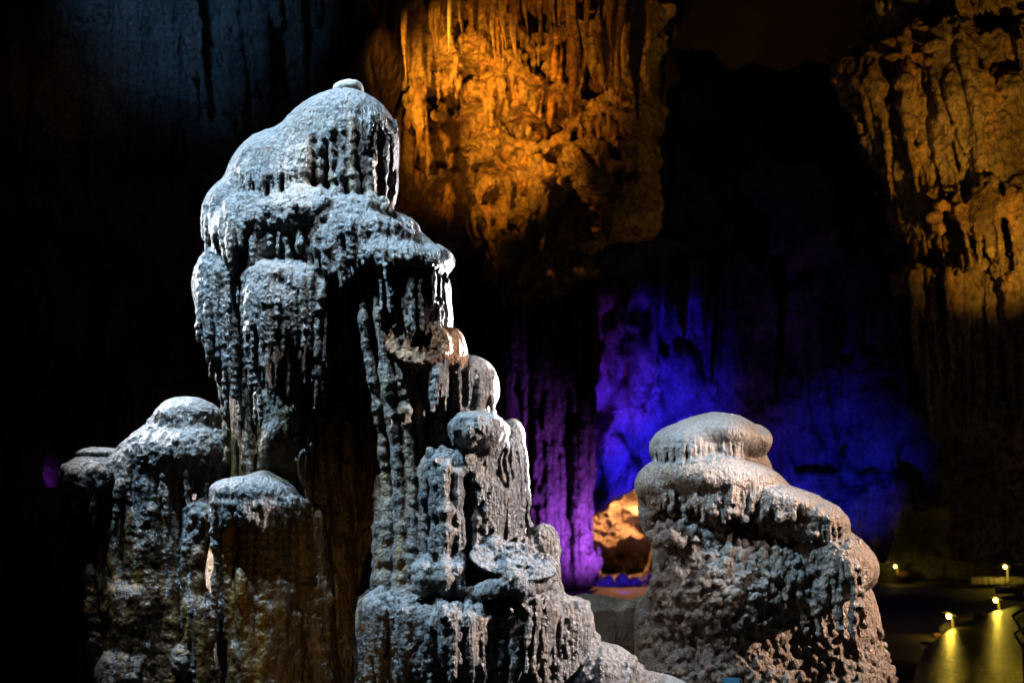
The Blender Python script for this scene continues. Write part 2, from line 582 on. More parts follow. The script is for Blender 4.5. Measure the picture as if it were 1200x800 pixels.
GREY = rock_material('grey_flowstone', ((0.050, 0.054, 0.064), (0.12, 0.112, 0.10), (0.13, 0.075, 0.024)), 0.7, (0.18, 0.18, 0.185), rough=(0.18, 0.5), streak=0.65, bump=1.0, spec=0.65, speck=(0.4, 1.8), stain=0.8)  # settled dust, made paler than the stone so tops look more brightly lit
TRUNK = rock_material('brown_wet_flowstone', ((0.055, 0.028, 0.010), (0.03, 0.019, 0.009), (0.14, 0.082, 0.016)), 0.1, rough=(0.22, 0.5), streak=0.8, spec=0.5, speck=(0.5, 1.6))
MOUND = rock_material('dark_mound_flowstone', ((0.040, 0.022, 0.010), (0.022, 0.013, 0.007), (0.055, 0.030, 0.009)), 0.0, streak=0.2, bump=0.6)
AMBER = rock_material('amber_calcite', ((0.33, 0.27, 0.20), (0.30, 0.20, 0.09), (0.36, 0.20, 0.05)), 0.5, rough=(0.35, 0.65), streak=0.8)
DRIP = rock_material('streaked_flowstone', ((0.075, 0.076, 0.082), (0.12, 0.10, 0.07), (0.20, 0.11, 0.02)), 0.6, (0.22, 0.22, 0.22), rough=(0.24, 0.55), streak=0.75, bump=1.0, spec=0.5, speck=(0.4, 1.8), stain=0.5)
BROWN = rock_material('warm_lit_brown_stone', ((0.26, 0.13, 0.06), (0.17, 0.088, 0.045), (0.32, 0.19, 0.11)), 0.0, streak=0.3, bump=1.0, speck=(0.5, 1.6))  # brown paints in the shade and warm light on the stump face
PALE = rock_material('pale_calcite', ((0.34, 0.33, 0.31), (0.26, 0.25, 0.23), (0.22, 0.18, 0.13)), 0.5, (0.34, 0.34, 0.34), streak=0.2)
SHELL = rock_material('dark_cave_rock', ((0.05, 0.042, 0.035), (0.03, 0.026, 0.022), (0.05, 0.04, 0.03)), 0.0, scale=0.15, streak=0.2)
TAN = rock_material('tan_flowstone', ((0.14, 0.102, 0.072), (0.085, 0.066, 0.05), (0.12, 0.07, 0.034)), 0.75, (0.105, 0.103, 0.104), rough=(0.22, 0.55), streak=0.6, bump=0.9, spec=0.6, speck=(0.5, 1.6), stain=0.5)
CAP = rock_material('smooth_grey_cap', ((0.10, 0.095, 0.09), (0.07, 0.065, 0.06), (0.10, 0.07, 0.05)), 0.6, (0.095, 0.095, 0.097), rough=(0.35, 0.6), streak=0.3, bump=0.5, speck=(0.65, 1.4))
WALL = rock_material('cave_wall_rock', ((0.36, 0.28, 0.19), (0.10, 0.065, 0.04), (0.40, 0.22, 0.09)), 0.0, scale=0.22, streak=0.6, bump=1.0, speck=(0.5, 1.6))
DRAPE = rock_material('dark_drapery_rock', ((0.13, 0.105, 0.085), (0.05, 0.038, 0.03), (0.16, 0.11, 0.07)), 0.0, scale=0.3, streak=0.7, bump=1.0, speck=(0.5, 1.6))
FAR = rock_material('far_wall_rock', ((0.40, 0.38, 0.36), (0.12, 0.11, 0.105), (0.34, 0.3, 0.27)), 0.0, scale=0.12, streak=0.6, bump=0.9, speck=(0.6, 1.5))
FLOOR = rock_material('cave_floor_rock', ((0.14, 0.12, 0.10), (0.09, 0.08, 0.07), (0.12, 0.10, 0.07)), 0.0, scale=0.4, streak=0.1)


# ------------------------------------------------------------------ the tall stalagmite
def tall_stalagmite():
    k = Rock(8.0, 200, 830, 80, 880, -185, 110, 1.3)
    # trunk in brown wet flowstone, deep behind the hanging drips
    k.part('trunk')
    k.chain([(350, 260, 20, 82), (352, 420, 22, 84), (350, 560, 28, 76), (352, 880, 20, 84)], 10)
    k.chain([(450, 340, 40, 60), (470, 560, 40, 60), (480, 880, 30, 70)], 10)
    # dome
    k.part('dome')
    k.E(412, 166, 0, 55, 55, 58, 10)
    k.E(402, 149, 0, 50, 39, 50, 10)
    k.E(378, 172, 0, 50, 50, 56, 12)
    k.E(342, 222, -2, 78, 71, 62, 14)
    k.E(440, 205, 5, 27, 55, 40, 10)
    k.E(275, 258, -8, 38, 46, 44, 8)
    k.dig(398, 212, -62, 58, 24, 24, 6)
    k.dig(305, 222, -66, 40, 14, 20, 5, 12)
    k.part('top_knob')
    k.E(408, 105, -4, 18, 10, 16, 1.2)
    # second tier below the dome
    k.part('shoulder_tier')
    k.E(300, 270, -38, 50, 42, 42, 10)
    k.E(365, 262, -48, 62, 38, 42, 10)
    k.E(425, 258, -40, 38, 28, 40, 10)
    k.E(272, 345, -12, 44, 56, 50, 8)
    k.E(262, 318, -30, 30, 26, 30, 8)
    k.E(330, 328, -62, 42, 20, 34, 8)
    k.E(318, 350, -76, 32, 20, 28, 7)
    k.E(355, 335, -70, 24, 24, 28, 7)
    # right ledges
    k.part('ledge')
    k.E(428, 277, -52, 56, 26, 48, 9, -6)
    k.E(470, 272, -25, 22, 17, 30, 8)
    k.E(468, 308, -72, 50, 24, 42, 8, -8)
    k.E(512, 307, -45, 20, 17, 30, 7)
    k.E(392, 285, -58, 32, 22, 34, 8)
    k.part('right_face')
    k.chain([(475, 315, -15, 44), (490, 420, -10, 44), (510, 470, -10, 42), (545, 560, -20, 46), (550, 700, -20, 60)], 10)
    k.E(503, 345, -52, 25, 40, 32, 8)
    k.E(512, 375, -40, 18, 30, 25, 8)
    k.E(552, 456, -32, 33, 38, 38, 6)
    k.E(530, 412, -40, 17, 20, 24, 6)
    # snapped-off stump
    k.part('broken_stump')
    k.E(492, 404, -84, 38, 27, 36, 2, -8, cut=((-0.12, -0.96, 0.24), 14))
    k.E(527, 410, -62, 19, 25, 26, 5)
    # mushroom and its sheet
    k.part('mushroom_cap')
    k.E(560, 503, -96, 33, 20, 32, 4)
    k.chain([(564, 512, -80, 27), (566, 545, -76, 22), (568, 590, -66, 30)], 7)
    k.part('right_sheet')
    k.E(601, 511, -45, 14, 20, 18, 5)
    k.E(600, 560, -45, 20, 62, 32, 7)
    k.E(570, 598, -66, 34, 52, 34, 9)
    k.part('shelf')
    k.E(520, 548, -82, 28, 22, 28, 7)
    k.E(503, 558, -78, 18, 16, 20, 6)
    k.E(545, 545, -84, 20, 20, 22, 6)
    k.E(516, 510, -60, 13, 22, 16, 5)
    k.chain([(525, 560, -48, 34), (520, 690, -52, 42)], 8)
    # base
    k.part('flowstone_base')
    k.E(470, 718, -78, 50, 27, 48, 10)
    k.E(535, 724, -92, 58, 28, 48, 10)
    k.E(610, 712, -84, 52, 24, 44, 10)
    k.chain([(470, 740, -10, 50), (470, 880, -10, 56)], 10)
    k.chain([(560, 745, -30, 58), (560, 880, -30, 70)], 12)
    k.E(620, 800, -55, 78, 84, 58, 12)
    k.E(662, 742, -62, 36, 46, 42, 10)
    k.E(700, 800, -66, 52, 46, 50, 12)
    k.E(770, 826, -60, 62, 36, 50, 12, -14)
    k.E(660, 850, -60, 110, 60, 60, 12)
    k.part('knob')
    k.E(636, 640, -72, 21, 27, 22, 5)
    k.chain([(641, 650, -72, 16), (646, 690, -74, 13), (655, 715, -74, 16)], 6)
    k.part('broken_slab')
    k.part('broken_slab')
    k.E(603, 658, -112, 47, 20, 34, 1.5, -10, cut=((0.06, -0.80, 0.60), 6))
    k.E(592, 640, -84, 34, 14, 14, 4)
    k.part('flowstone_base')
    k.chain([(545, 696, -112, 7), (575, 689, -124, 10), (605, 688, -126, 11), (635, 684, -112, 9), (648, 674, -96, 6)], 5)
    k.E(499, 676, -104, 13, 18, 13, 4)
    k.E(528, 675, -108, 17, 20, 15, 4)
    k.chip(600, 652, -118, 46, 1.8, 13, 5)
    k.chip(598, 650, -120, 44, 1.6, 5, 6)
    k.chip(488, 402, -100, 44, 2.0, 14, 7)
    k.chip(488, 402, -100, 40, 1.8, 6, 8)
    k.chip(410, 200, -40, 90, 2.6, 22, 9)
    k.chip(320, 300, -60, 120, 4.0, 24, 10)
    k.chip(470, 300, -60, 80, 3.6, 18, 11)
    k.chip(560, 720, -70, 150, 5.0, 22, 12)
    k.chip(560, 560, -60, 90, 3.5, 18, 13)
    k.freeze()

    # ---- dome drips: columns bridging the undercut
    k.part('drip_column')
    for x, y0, y1, r in ((352, 172, 226, 4), (361, 168, 226, 3.5), (377, 150, 228, 4.5), (391, 148, 228, 4), (401, 140, 230, 4.5), (412, 146, 236, 5), (428, 150, 238, 5), (440, 160, 244, 4.5), (451, 168, 250, 4), (460, 178, 250, 3.5)):
        k.part('drip_column', True)
        k.runnel(x, y0 + random.uniform(-6, 8), y1, r * random.uniform(0.7, 1.1), r * random.uniform(0.6, 1.0), 4, 0.1, 0.9, 6, knob=0.5)
    k.part('dome')
    for x in (272, 283, 292, 301, 309, 318, 327, 336, 345):
        k.runnel(x, 196 + random.uniform(-6, 6) + (330 - x) * 0.1, 232, 3.2, 2.8, 3, 0.1, 0.5, 7)
    k.part('dome')
    k.runnels(26, (385, 135, 462, 170), (18, 50), (2.5, 4), wob=0.7, embed=0.55)
    k.part('shoulder_tier')
    k.runnels(60, (250, 270, 400, 300), (14, 40), (3, 5.5), wob=0.8, embed=0.35)
    k.runnels(16, (240, 230, 275, 270), (20, 45), (3, 5), wob=0.8, embed=0.5)
    k.runnels(22, (232, 310, 300, 345), (40, 85), (3.2, 5.5), wob=0.9, embed=0.3)
    k.runnels(20, (290, 345, 372, 362), (18, 50), (3, 5.0), wob=0.7, embed=0.2)
    k.part('shoulder_tier')
    k.runnels(20, (230, 285, 262, 360), (30, 80), (2.2, 4.0), wob=0.7, embed=0.2, k=2.5, lean=0.12)
    k.runnels(36, (258, 285, 300, 380), (60, 140), (2.2, 4.2), wob=0.7, embed=0.15, k=2.5, lean=0.03)
    k.runnels(34, (285, 340, 375, 372), (30, 110), (2.0, 3.8), wob=0.7, embed=0.1, k=2.5)
    k.runnels(26, (380, 255, 470, 280), (15, 50), (2.2, 3.8), wob=0.6, embed=0.1, k=2.5)
    # long drips of the left flank
    k.part('drip_column')
    for x, y0, y1, r, ln in ((234, 370, 430, 5, .25), (243, 385, 470, 5, .22), (252, 380, 440, 4, 0), (256, 400, 470, 4, .05), (267, 370, 440, 6, .02), (270, 430, 540, 4.5, .02), (284, 360, 470, 4, .03),
                             (293, 440, 555, 2.6, .04), (291, 395, 436, 7, .08), (301, 370, 440, 2.5, 0), (310, 380, 412, 6, .02), (318, 412, 470, 3, .03), (330, 360, 420, 2.5, .0), (342, 362, 410, 2.6, -.1),
                             (357, 350, 425, 5, -.05), (352, 420, 470, 3, -.1), (378, 430, 470, 3, .02), (370, 390, 410, 3, -.2), (318, 450, 540, 3, -.04), (345, 440, 500, 3.4, .03), (395, 440, 490, 3, .02)):
        k.part('drip_column', True)
        k.runnel(x, y0, y1, r, r * 0.65, 3, 0.15, 0.8, 6, knob=0.45, lean=ln)
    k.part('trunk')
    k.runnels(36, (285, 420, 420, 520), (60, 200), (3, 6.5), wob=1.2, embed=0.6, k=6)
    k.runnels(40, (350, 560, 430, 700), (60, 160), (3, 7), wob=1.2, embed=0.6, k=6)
    k.E(318, 520, -62, 11, 26, 12, 6, -12)
    k.E(356, 548, -66, 7, 22, 8, 4)
    k.E(322, 408, -62, 9, 20, 9, 4, 20)
    # drips of the right ledges
    k.part('ledge')
    for x, y0, y1, r in ((392, 290, 318, 4), (402, 295, 326, 4), (409, 295, 330, 3), (416, 298, 330, 3.4), (423, 315, 365, 4), (433, 318, 352, 3), (445, 318, 362, 3), (455, 320, 366, 3), (391, 322, 350, 6), (404, 330, 355, 5), (398, 345, 376, 3)):
        k.runnel(x, y0, y1, r, r * 0.6, 3, 0.2, 0.6, 7, lean=0.02)
    k.runnels(18, (385, 282, 425, 298), (12, 34), (2.5, 4), embed=0.2)
    k.runnels(22, (428, 318, 525, 330), (25, 80), (1.8, 3.4), wob=0.7, embed=0.1, k=2.5)
    k.part('right_face')
    k.runnels(20, (470, 420, 540, 470), (30, 70), (2.0, 3.6), wob=0.7, embed=0.1, k=2.5)
    k.part('right_sheet')
    k.runnels(34, (545, 556, 618, 585), (30, 70), (1.8, 3.2), wob=0.8, embed=0.2, k=2.5)
    k.part('inner_drapery')
    k.chain([(372, 300, -40, 20), (376, 360, -36, 14), (380, 440, -26, 9)], 8)
    k.chain([(398, 312, -44, 12), (404, 380, -40, 9), (409, 470, -30, 6)], 6)
    for x, y0, y1, r in ((356, 318, 440, 3.6), (364, 310, 410, 3.2), (372, 316, 478, 4.2), (380, 320, 430, 3.0), (388, 312, 470, 3.8), (395, 322, 420, 3.2), (403, 330, 500, 3.6), (411, 336, 440, 3.0), (416, 345, 520, 2.8)):
        k.runnel(x, y0, y1, r, r * 0.5, 3, -0.1, 0.7, 7, knob=0.35, lean=0.01)
    # tall columns under the ledges
    k.part('drip_column')
    k.part('drip_column', True)
    k.drip([(425, 368, -88, 8), (429, 400, -86, 7), (436, 440, -84, 7), (441, 468, -80, 9), (446, 510, -78, 6), (452, 560, -78, 7), (456, 600, -80, 11), (455, 650, -82, 13), (456, 700, -84, 14)], 3)
    k.part('drip_column', True)
    k.drip([(443, 366, -90, 7), (447, 400, -90, 6), (453, 440, -88, 9), (457, 480, -88, 8), (463, 520, -86, 7), (468, 570, -86, 8), (471, 620, -88, 10), (470, 700, -90, 13)], 3)
    k.part('drip_column', True)
    k.drip([(456, 362, -86, 6), (458, 395, -84, 4), (456, 420, -80, 4)], 3)
    k.part('drip_column', True)
    k.drip([(468, 400, -92, 5), (466, 420, -90, 5), (471, 445, -86, 9), (473, 470, -86, 6), (474, 482, -88, 9), (478, 505, -86, 6), (482, 560, -88, 7), (484, 620, -90, 11), (482, 690, -92, 13)], 3)
    k.part('drip_column', True)
    k.drip([(492, 470, -70, 6), (492, 500, -68, 5), (494, 540, -66, 4)], 3)
    k.part('drip_column', True)
    k.drip([(444, 560, -74, 5), (443, 640, -78, 8), (442, 700, -80, 10)], 3)
    k.part('shelf')
    for x, y0, y1, r in ((488, 556, 690, 5), (497, 560, 690, 5.5), (509, 556, 690, 5), (521, 552, 690, 7), (536, 556, 690, 6), (503, 610, 690, 4.5), (515, 620, 690, 4.5)):
        k.runnel(x, y0, y1, r, r * 1.2, 3, 0.1, 0.4, 12, knob=0.35)
    k.part('right_sheet')
    for x in (548, 557, 566, 574, 583):
        k.runnel(x, 560 + random.uniform(-8, 14), 636, 4.5, 5.5, 4, 0.4, 0.8, 10)
    for x, ln in ((594, 0), (600, .04), (606, .05), (612, .02), (617, -.04)):
        k.runnel(x, 520, 630, 2.6, 2.6, 3, 0.2, 1.2, 8, lean=ln)
    k.part('right_face')
    for x, ln in ((482, .02), (490, .03), (499, .05), (507, .06), (515, .05), (522, -.02)):
        k.runnel(x, 322, 385, 2.4, 2.4, 3, 0.2, 1.0, 8, lean=ln)
    for x in (540, 550, 561, 570, 578):
        k.runnel(x, 436, 490, 2.6, 2.6, 3, 0.3, 1.0, 8, lean=-.05)
    k.runnels(10, (470, 420, 545, 440), (30, 60), (3, 5), embed=0.3)
    # base drips
    k.part('flowstone_base')
    k.runnels(44, (425, 712, 560, 742), (20, 70), (3.0, 5.5), wob=1.0, embed=0.1)
    k.runnels(110, (560, 705, 700, 770), (25, 80), (3.0, 5.5), wob=1.6, embed=0.0, lean=-0.06, k=2)
    k.runnels(30, (640, 760, 790, 820), (20, 60), (4, 7), wob=1.6, embed=0.3, lean=-0.2)
    k.runnels(26, (422, 690, 450, 760), (40, 120), (3, 6), wob=0.9, embed=0.3)
    k.knobs(60, (425, 690, 660, 720), (3, 7), 3, 0.15)
    k.runnels(60, (430, 700, 690, 730), (30, 90), (2.4, 4.0), wob=0.8, embed=-0.2, k=2)
    k.knobs(120, (560, 720, 720, 880), (3, 7), 3, 0.25)
    k.knobs(24, (440, 640, 480, 700), (3, 6), 3, 0.3)
    k.part('shelf')
    k.knobs(26, (498, 495, 560, 560), (3, 7), 3, 0.25)
    k.part('shoulder_tier')
    k.knobs(70, (240, 230, 470, 300), (2.5, 5.5), 3, 0.1)
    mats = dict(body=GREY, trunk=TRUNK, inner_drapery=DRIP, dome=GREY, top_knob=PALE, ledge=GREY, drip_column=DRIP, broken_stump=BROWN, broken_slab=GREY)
    labels = dict(trunk='dark brown wet trunk behind the drips', broken_stump='snapped-off stub with a flat broken face browned like warm-lit shade', mushroom_cap='smooth round cap like a mushroom', broken_slab='pale tilted broken slab', knob='rounded grey knob')
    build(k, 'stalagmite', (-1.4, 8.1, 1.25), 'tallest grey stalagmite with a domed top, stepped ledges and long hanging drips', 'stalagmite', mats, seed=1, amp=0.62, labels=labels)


def double_cap_stalagmite():
    k = Rock(8.45, 50, 300, 450, 890, -120, 90, 1.3)
    k.part('trunk')
    k.chain([(195, 560, 5, 60), (188, 700, 5, 62), (185, 890, 5, 76)], 10)
    k.chain([(120, 570, 5, 34), (130, 700, 5, 34), (140, 890, 0, 44)], 10)
    k.part('cap')
    k.E(221, 490, -22, 39, 25, 34, 6)
    k.E(190, 500, -20, 14, 16, 18, 10)
    k.part('cap_tier')
    k.E(225, 530, -26, 48, 36, 46, 9)
    k.E(185, 535, -22, 40, 36, 42, 12)
    k.E(158, 548, -20, 26, 28, 34, 10)
    k.part('side_lobe')
    k.E(117, 560, -16, 46, 29, 40, 8)
    k.E(120, 532, -16, 30, 8, 24, 2)
    k.part('grit_column')
    k.chain([(234, 604, -50, 19), (228, 640, -52, 14), (226, 690, -52, 12), (236, 715, -54, 20), (230, 760, -50, 10), (228, 890, -46, 17)], 7)
    k.chain([(256, 596, -44, 6), (260, 700, -44, 5), (264, 820, -42, 5)], 5)
    k.E(140, 795, -60, 28, 34, 26, 6)
    k.E(150, 700, -54, 20, 14, 16, 5)
    k.E(105, 690, -36, 7, 26, 9, 4)
    k.E(214, 775, -66, 14, 20, 14, 5)
    k.freeze()
    k.part('cap_tier')
    k.runnels(26, (150, 548, 262, 570), (16, 60), (2.5, 4.2), embed=0.15)
    for x, y0, y1 in ((165, 560, 660), (160, 570, 640), (172, 560, 600), (180, 560, 640), (192, 562, 600), (206, 570, 690), (197, 565, 700)):
        k.runnel(x, y0, y1, 3.2, 2.0, 3, 0.2, 1.0, 8, knob=0.5)
    k.runnel(146, 560, 628, 7, 2, 3, 0.3, 0.8, 8, lean=-0.2)
    k.part('trunk')
    k.runnels(44, (95, 590, 265, 720), (60, 160), (3, 6), embed=0.5, k=5, wob=1.5)
    k.part('side_lobe')
    k.runnels(10, (78, 575, 150, 585), (12, 40), (2.5, 4.2), embed=0.2)
    k.knobs(40, (75, 540, 160, 585), (2.5, 6), 3, 0.15)
    k.part('grit_column')
    k.knobs(360, (206, 590, 262, 890), (2.0, 4.4), 1.8, 0.35)
    k.knobs(60, (105, 680, 175, 890), (2.5, 6), 2, 0.3)
    k.runnels(22, (200, 600, 270, 720), (40, 110), (2.2, 3.6), embed=0.1)
    k.part('cap_tier')
    k.knobs(160, (140, 480, 262, 575), (1.8, 3.6), 2.5, 0.1)
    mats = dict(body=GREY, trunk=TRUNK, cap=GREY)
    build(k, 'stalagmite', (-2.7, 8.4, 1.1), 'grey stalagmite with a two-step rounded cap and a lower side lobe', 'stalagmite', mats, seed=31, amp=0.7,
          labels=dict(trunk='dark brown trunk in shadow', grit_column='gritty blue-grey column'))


def flat_cap_stalagmite():
    k = Rock(7.75, 225, 400, 545, 890, -110, 60, 1.4)
    k.part('trunk')
    k.chain([(310, 590, -20, 38), (313, 700, -20, 43), (318, 890, -20, 52)], 10)
    k.chain([(360, 610, 0, 26), (372, 890, 0, 34)], 8)
    k.part('cap')
    k.E(297, 579, -34, 50, 21, 44, 7, -4)
    k.E(335, 587, -30, 28, 9, 28, 7, -8)
    k.E(268, 590, -34, 22, 22, 28, 6)
    k.freeze()
    k.part('cap')
    for x in np.linspace(252, 352, 17):
        k.runnel(x, 585, 606 + random.uniform(0, 16), 4, 2.5, 3, 0.3, 0.6, 6)
    k.part('trunk')
    for x in np.linspace(262, 352, 15):
        k.runnel(x + random.uniform(-3, 3), 606, 640 + random.uniform(20, 150), random.uniform(3, 5.5), 3, 4, 0.3, 0.9, 10, lean=random.uniform(-.03, .05))
    k.part('white_runnel')
    k.runnel(250, 600, 730, 5, 3.2, 3, 0.1, 0.8, 8)
    k.runnel(257, 610, 720, 4, 3, 3, 0.1, 0.8, 8)
    k.runnel(263, 700, 860, 3.4, 3, 3, 0.1, 0.8, 8)
    k.E(283, 690, -66, 8, 24, 8, 3, 6)
    k.part('trunk')
    k.runnels(40, (275, 680, 385, 760), (60, 140), (3, 6.5), embed=0.5, k=5, wob=1.4)
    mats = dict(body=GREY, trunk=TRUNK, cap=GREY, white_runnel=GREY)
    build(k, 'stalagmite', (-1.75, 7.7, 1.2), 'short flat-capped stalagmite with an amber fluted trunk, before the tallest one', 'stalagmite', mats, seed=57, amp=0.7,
          labels=dict(trunk='amber fluted trunk'))


def knobbly_stalagmite():
    k = Rock(9.4, 715, 1075, 470, 890, -150, 110, 1.3)
    k.part('body')
    k.chain([(838, 570, 20, 70), (850, 660, 20, 84), (872, 890, 20, 125)], 12)
    k.E(960, 745, 0, 70, 100, 72, 14)
    k.E(975, 830, -10, 76, 90, 80, 14)
    k.E(860, 730, -10, 78, 90, 72, 14)
    k.E(848, 695, -34, 84, 92, 68, 14)
    k.E(905, 672, -44, 56, 58, 58, 12)
    k.E(840, 820, -24, 92, 100, 84, 14)
    k.E(785, 800, 20, 60, 120, 70, 14)
    k.part('tier')
    k.E(842, 564, -46, 80, 32, 64, 5, -9)
    k.E(781, 566, -30, 36, 28, 48, 7, 10)
    k.E(764, 592, -4, 16, 36, 30, 8)
    k.E(915, 588, -62, 48, 20, 52, 3, -12)
    k.E(948, 606, -62, 46, 25, 50, 3, -20)
    k.E(968, 656, -58, 58, 40, 58, 4, -22)
    k.E(795, 628, -58, 34, 16, 30, 4)
    k.part('cap')
    k.E(803, 522, -36, 41, 27, 54, 2.5, 8)
    k.E(840, 511, -32, 46, 27, 56, 10, -3)
    k.E(880, 516, -20, 24, 19, 36, 8, -10)
    k.freeze()
    k.part('cap')
    for x in np.linspace(768, 868, 24):
        k.runnel(x + random.uniform(-2, 2), 525 - (x - 772) * 0.05, 543 - abs(x - 795) * 0.06, random.uniform(2, 3.4), 2.2, 2, 0.1, 0.3, 6)
    k.part('tier')
    k.runnels(20, (778, 572, 915, 585), (10, 24), (2.5, 4), embed=0.2, wob=0.7, k=2)
    for x in np.linspace(762, 930, 30):
        k.runnel(x, 578 + abs(x - 840) * 0.08, 592 + random.uniform(0, 20), random.uniform(3, 4.6), 3, 2, 0.15, 0.6, 7)
    for x in np.linspace(880, 990, 18):
        k.runnel(x, 600 + (x - 880) * 0.18, 614 + (x - 880) * 0.2 + random.uniform(0, 8), 3.6, 3, 2, 0.15, 0.5, 6)
    k.part('drip_column')
    for x, y0, y1 in ((838, 592, 640), (850, 596, 660), (862, 598, 676), (872, 600, 690), (880, 605, 650), (893, 612, 690), (907, 620, 660), (826, 590, 625)):
        k.part('drip_column', True)
        k.runnel(x, y0, y1, random.uniform(3.5, 6), random.uniform(2.5, 4.5), 3, 0.3, 1.2, 6, knob=0.5)
    for x, y1 in ((924, 715), (934, 735), (944, 720), (955, 742), (966, 710), (976, 740), (985, 725), (994, 750), (1003, 715), (1012, 730), (1020, 712), (1026, 700)):
        k.part('drip_column', True)
        k.runnel(x, 664 + abs(x - 980) * 0.1 + random.uniform(-8, 8), y1, random.uniform(2.8, 5.2), random.uniform(2.4, 4), 3, 0.1, 1.2, 6, knob=0.5, lean=0.03)
    k.part('popcorn')
    left = lambda x, y: x < 935 + (y - 640) * 0.3 and y > 615 + max(0, x - 850) * 0.4
    k.knobs(1100, (765, 590, 1000, 890), (2.4, 6.4), 2.2, 0.40, (0.7, 1.6), left)
    k.freeze()
    k.knobs(1000, (770, 600, 1000, 890), (2.0, 4.6), 1.6, 0.45, (0.7, 1.6), left)
    k.knobs(420, (935, 735, 1058, 890), (2.4, 5.8), 1.8, 0.35, (0.8, 1.7))
    k.knobs(160, (745, 600, 800, 760), (3, 7), 2, 0.3)
    k.part('tier')
    k.knobs(90, (760, 575, 1010, 650), (2, 5), 2.5, 0.1)
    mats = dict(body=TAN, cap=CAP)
    build(k, 'stalagmite', (1.95, 9.4, 1.0), 'broad tan stalagmite covered in round lumps with a smooth slab-like cap', 'stalagmite', mats, seed=83, amp=0.7,
          labels=dict(cap='smooth grey slab-like cap', popcorn='crust of small round lumps'))


def saddle_mound():
    k = Rock(10.2, 560, 900, 660, 900, -150, 150, 2.2)
    k.E(690, 775, 0, 110, 78, 120, 10)
    k.E(780, 770, 20, 62, 80, 110, 12)
    k.E(610, 815, 0, 100, 100, 120, 16)
    k.E(850, 830, 0, 90, 90, 120, 12)
    k.freeze()
    k.knobs(120, (690, 720, 830, 880), (8, 18), 12, 0.0)
    build(k, 'rock_mound', (0.8, 10.2, 0.9), 'low brown mound of smooth flowstone between the tallest and the lumpy stalagmite', 'rock mound', dict(body=MOUND), seed=91, amp=1.3)


# ------------------------------------------------------------------ far cave walls
def struct(rock, name, mat, amp=1.0, seed=0):
    v, g, q, t = rock.mesh()
    v = fine(v, g, amp, seed)
    o = link_mesh(name, rock.world(v), q, mat)
    o['kind'] = 'structure'
    print('built', name, len(q), round(time.time() - T0, 1))
    return o


def ridged(x, y, z, octs, seed):
    return 1 - 2 * np.abs(fbm(x, y, z, octs, seed))


def amber_wall():
    k = Rock(20.0, 380, 900, -80, 470, -150, 150, 2.4)

    def h(x, y):
        z = 0 * x
        a = 20 + (y - 180) * 0.10
        a = a - 60 * np.clip((70 - y) / 60, 0, 1) - 40 * np.exp(-((x - 430) / 45.0) ** 2) * np.clip((280 - y) / 60, 0, 1)
        a = a + 90 * np.clip((x - 745) / 30, 0, 1) + 150 * np.clip((y - 240 - 34 * fbm(x / 42, 0 * x, 0 * x, 3, 17)) / 34, 0, 1)
        a = a + 66 * fbm(x / 110, y / 80, z, 4, 5) - 30 * ridged(x / 80, y / 34, z + 3, 3, 15)
        return a
    k.slab(h)
    k.dig(600, 455, 40, 320, 130, 260, 20)
    k.dig(800, 330, 20, 130, 110, 260, 20)
    k.dig(870, 200, 40, 105, 330, 260, 20)
    k.roughen(17, (44, 44, 28), 5, 11)
    for _ in range(30):
        k.dig(random.uniform(470, 740), random.uniform(40, 320), random.uniform(-30, 20), random.uniform(7, 24), random.uniform(5, 16), 50, 5, random.uniform(-30, 30))
    k.freeze()
    k.runnels(70, (400, -60, 500, 110), (40, 130), (4, 9), embed=0.2, wob=1.0)
    k.runnels(70, (500, -60, 760, 40), (20, 70), (3, 7), taper=0.2, embed=0.2, wob=1.0)
    k.runnels(50, (650, 10, 756, 60), (30, 90), (4, 8), taper=0.3, embed=0.2)
    k.runnels(110, (460, 200, 740, 330), (14, 50), (3, 8), taper=0.3, embed=0.1)
    k.runnels(60, (440, 60, 740, 200), (14, 50), (2.5, 6), taper=0.3, embed=0.1)
    k.knobs(70, (500, 100, 740, 340), (5, 11), 8, 0.1, (0.5, 0.9))
    struct(k, 'cave_wall', WALL, 1.4, 3)


def drapery_wall():
    k = Rock(17.0, -80, 470, -80, 720, -90, 130, 2.6)

    def h(x, y):
        a = 10 + (y - 100) * 0.05 + 30 * fbm(x / 110, y / 160, 0 * x, 3, 8)
        a = a - 14 * ridged(x / 30 + y / 400, y / 240, 0 * x, 2, 21)
        a = a - 30 * np.clip((x - 330) / 100, 0, 1) * (1 - np.clip((y - 150) / 90, 0, 1)) + 90 * np.clip((y - 220) / 110, 0, 1)
        a = a + 200 * np.clip((x - 425 - 12 * np.sin(y / 23)) / 30, 0, 1) ** 2
        return a
    k.slab(h)
    k.dig(48, 545, 60, 26, 30, 260, 8)
    k.dig(62, 572, 60, 14, 10, 260, 6)
    k.roughen(6, (26, 26, 120), 3, 31)
    k.freeze()
    k.runnels(60, (180, -60, 440, 60), (60, 190), (4, 8), embed=0.3, wob=0.8, lean=0.05)
    struct(k, 'cave_wall', DRAPE, 1.2, 13)


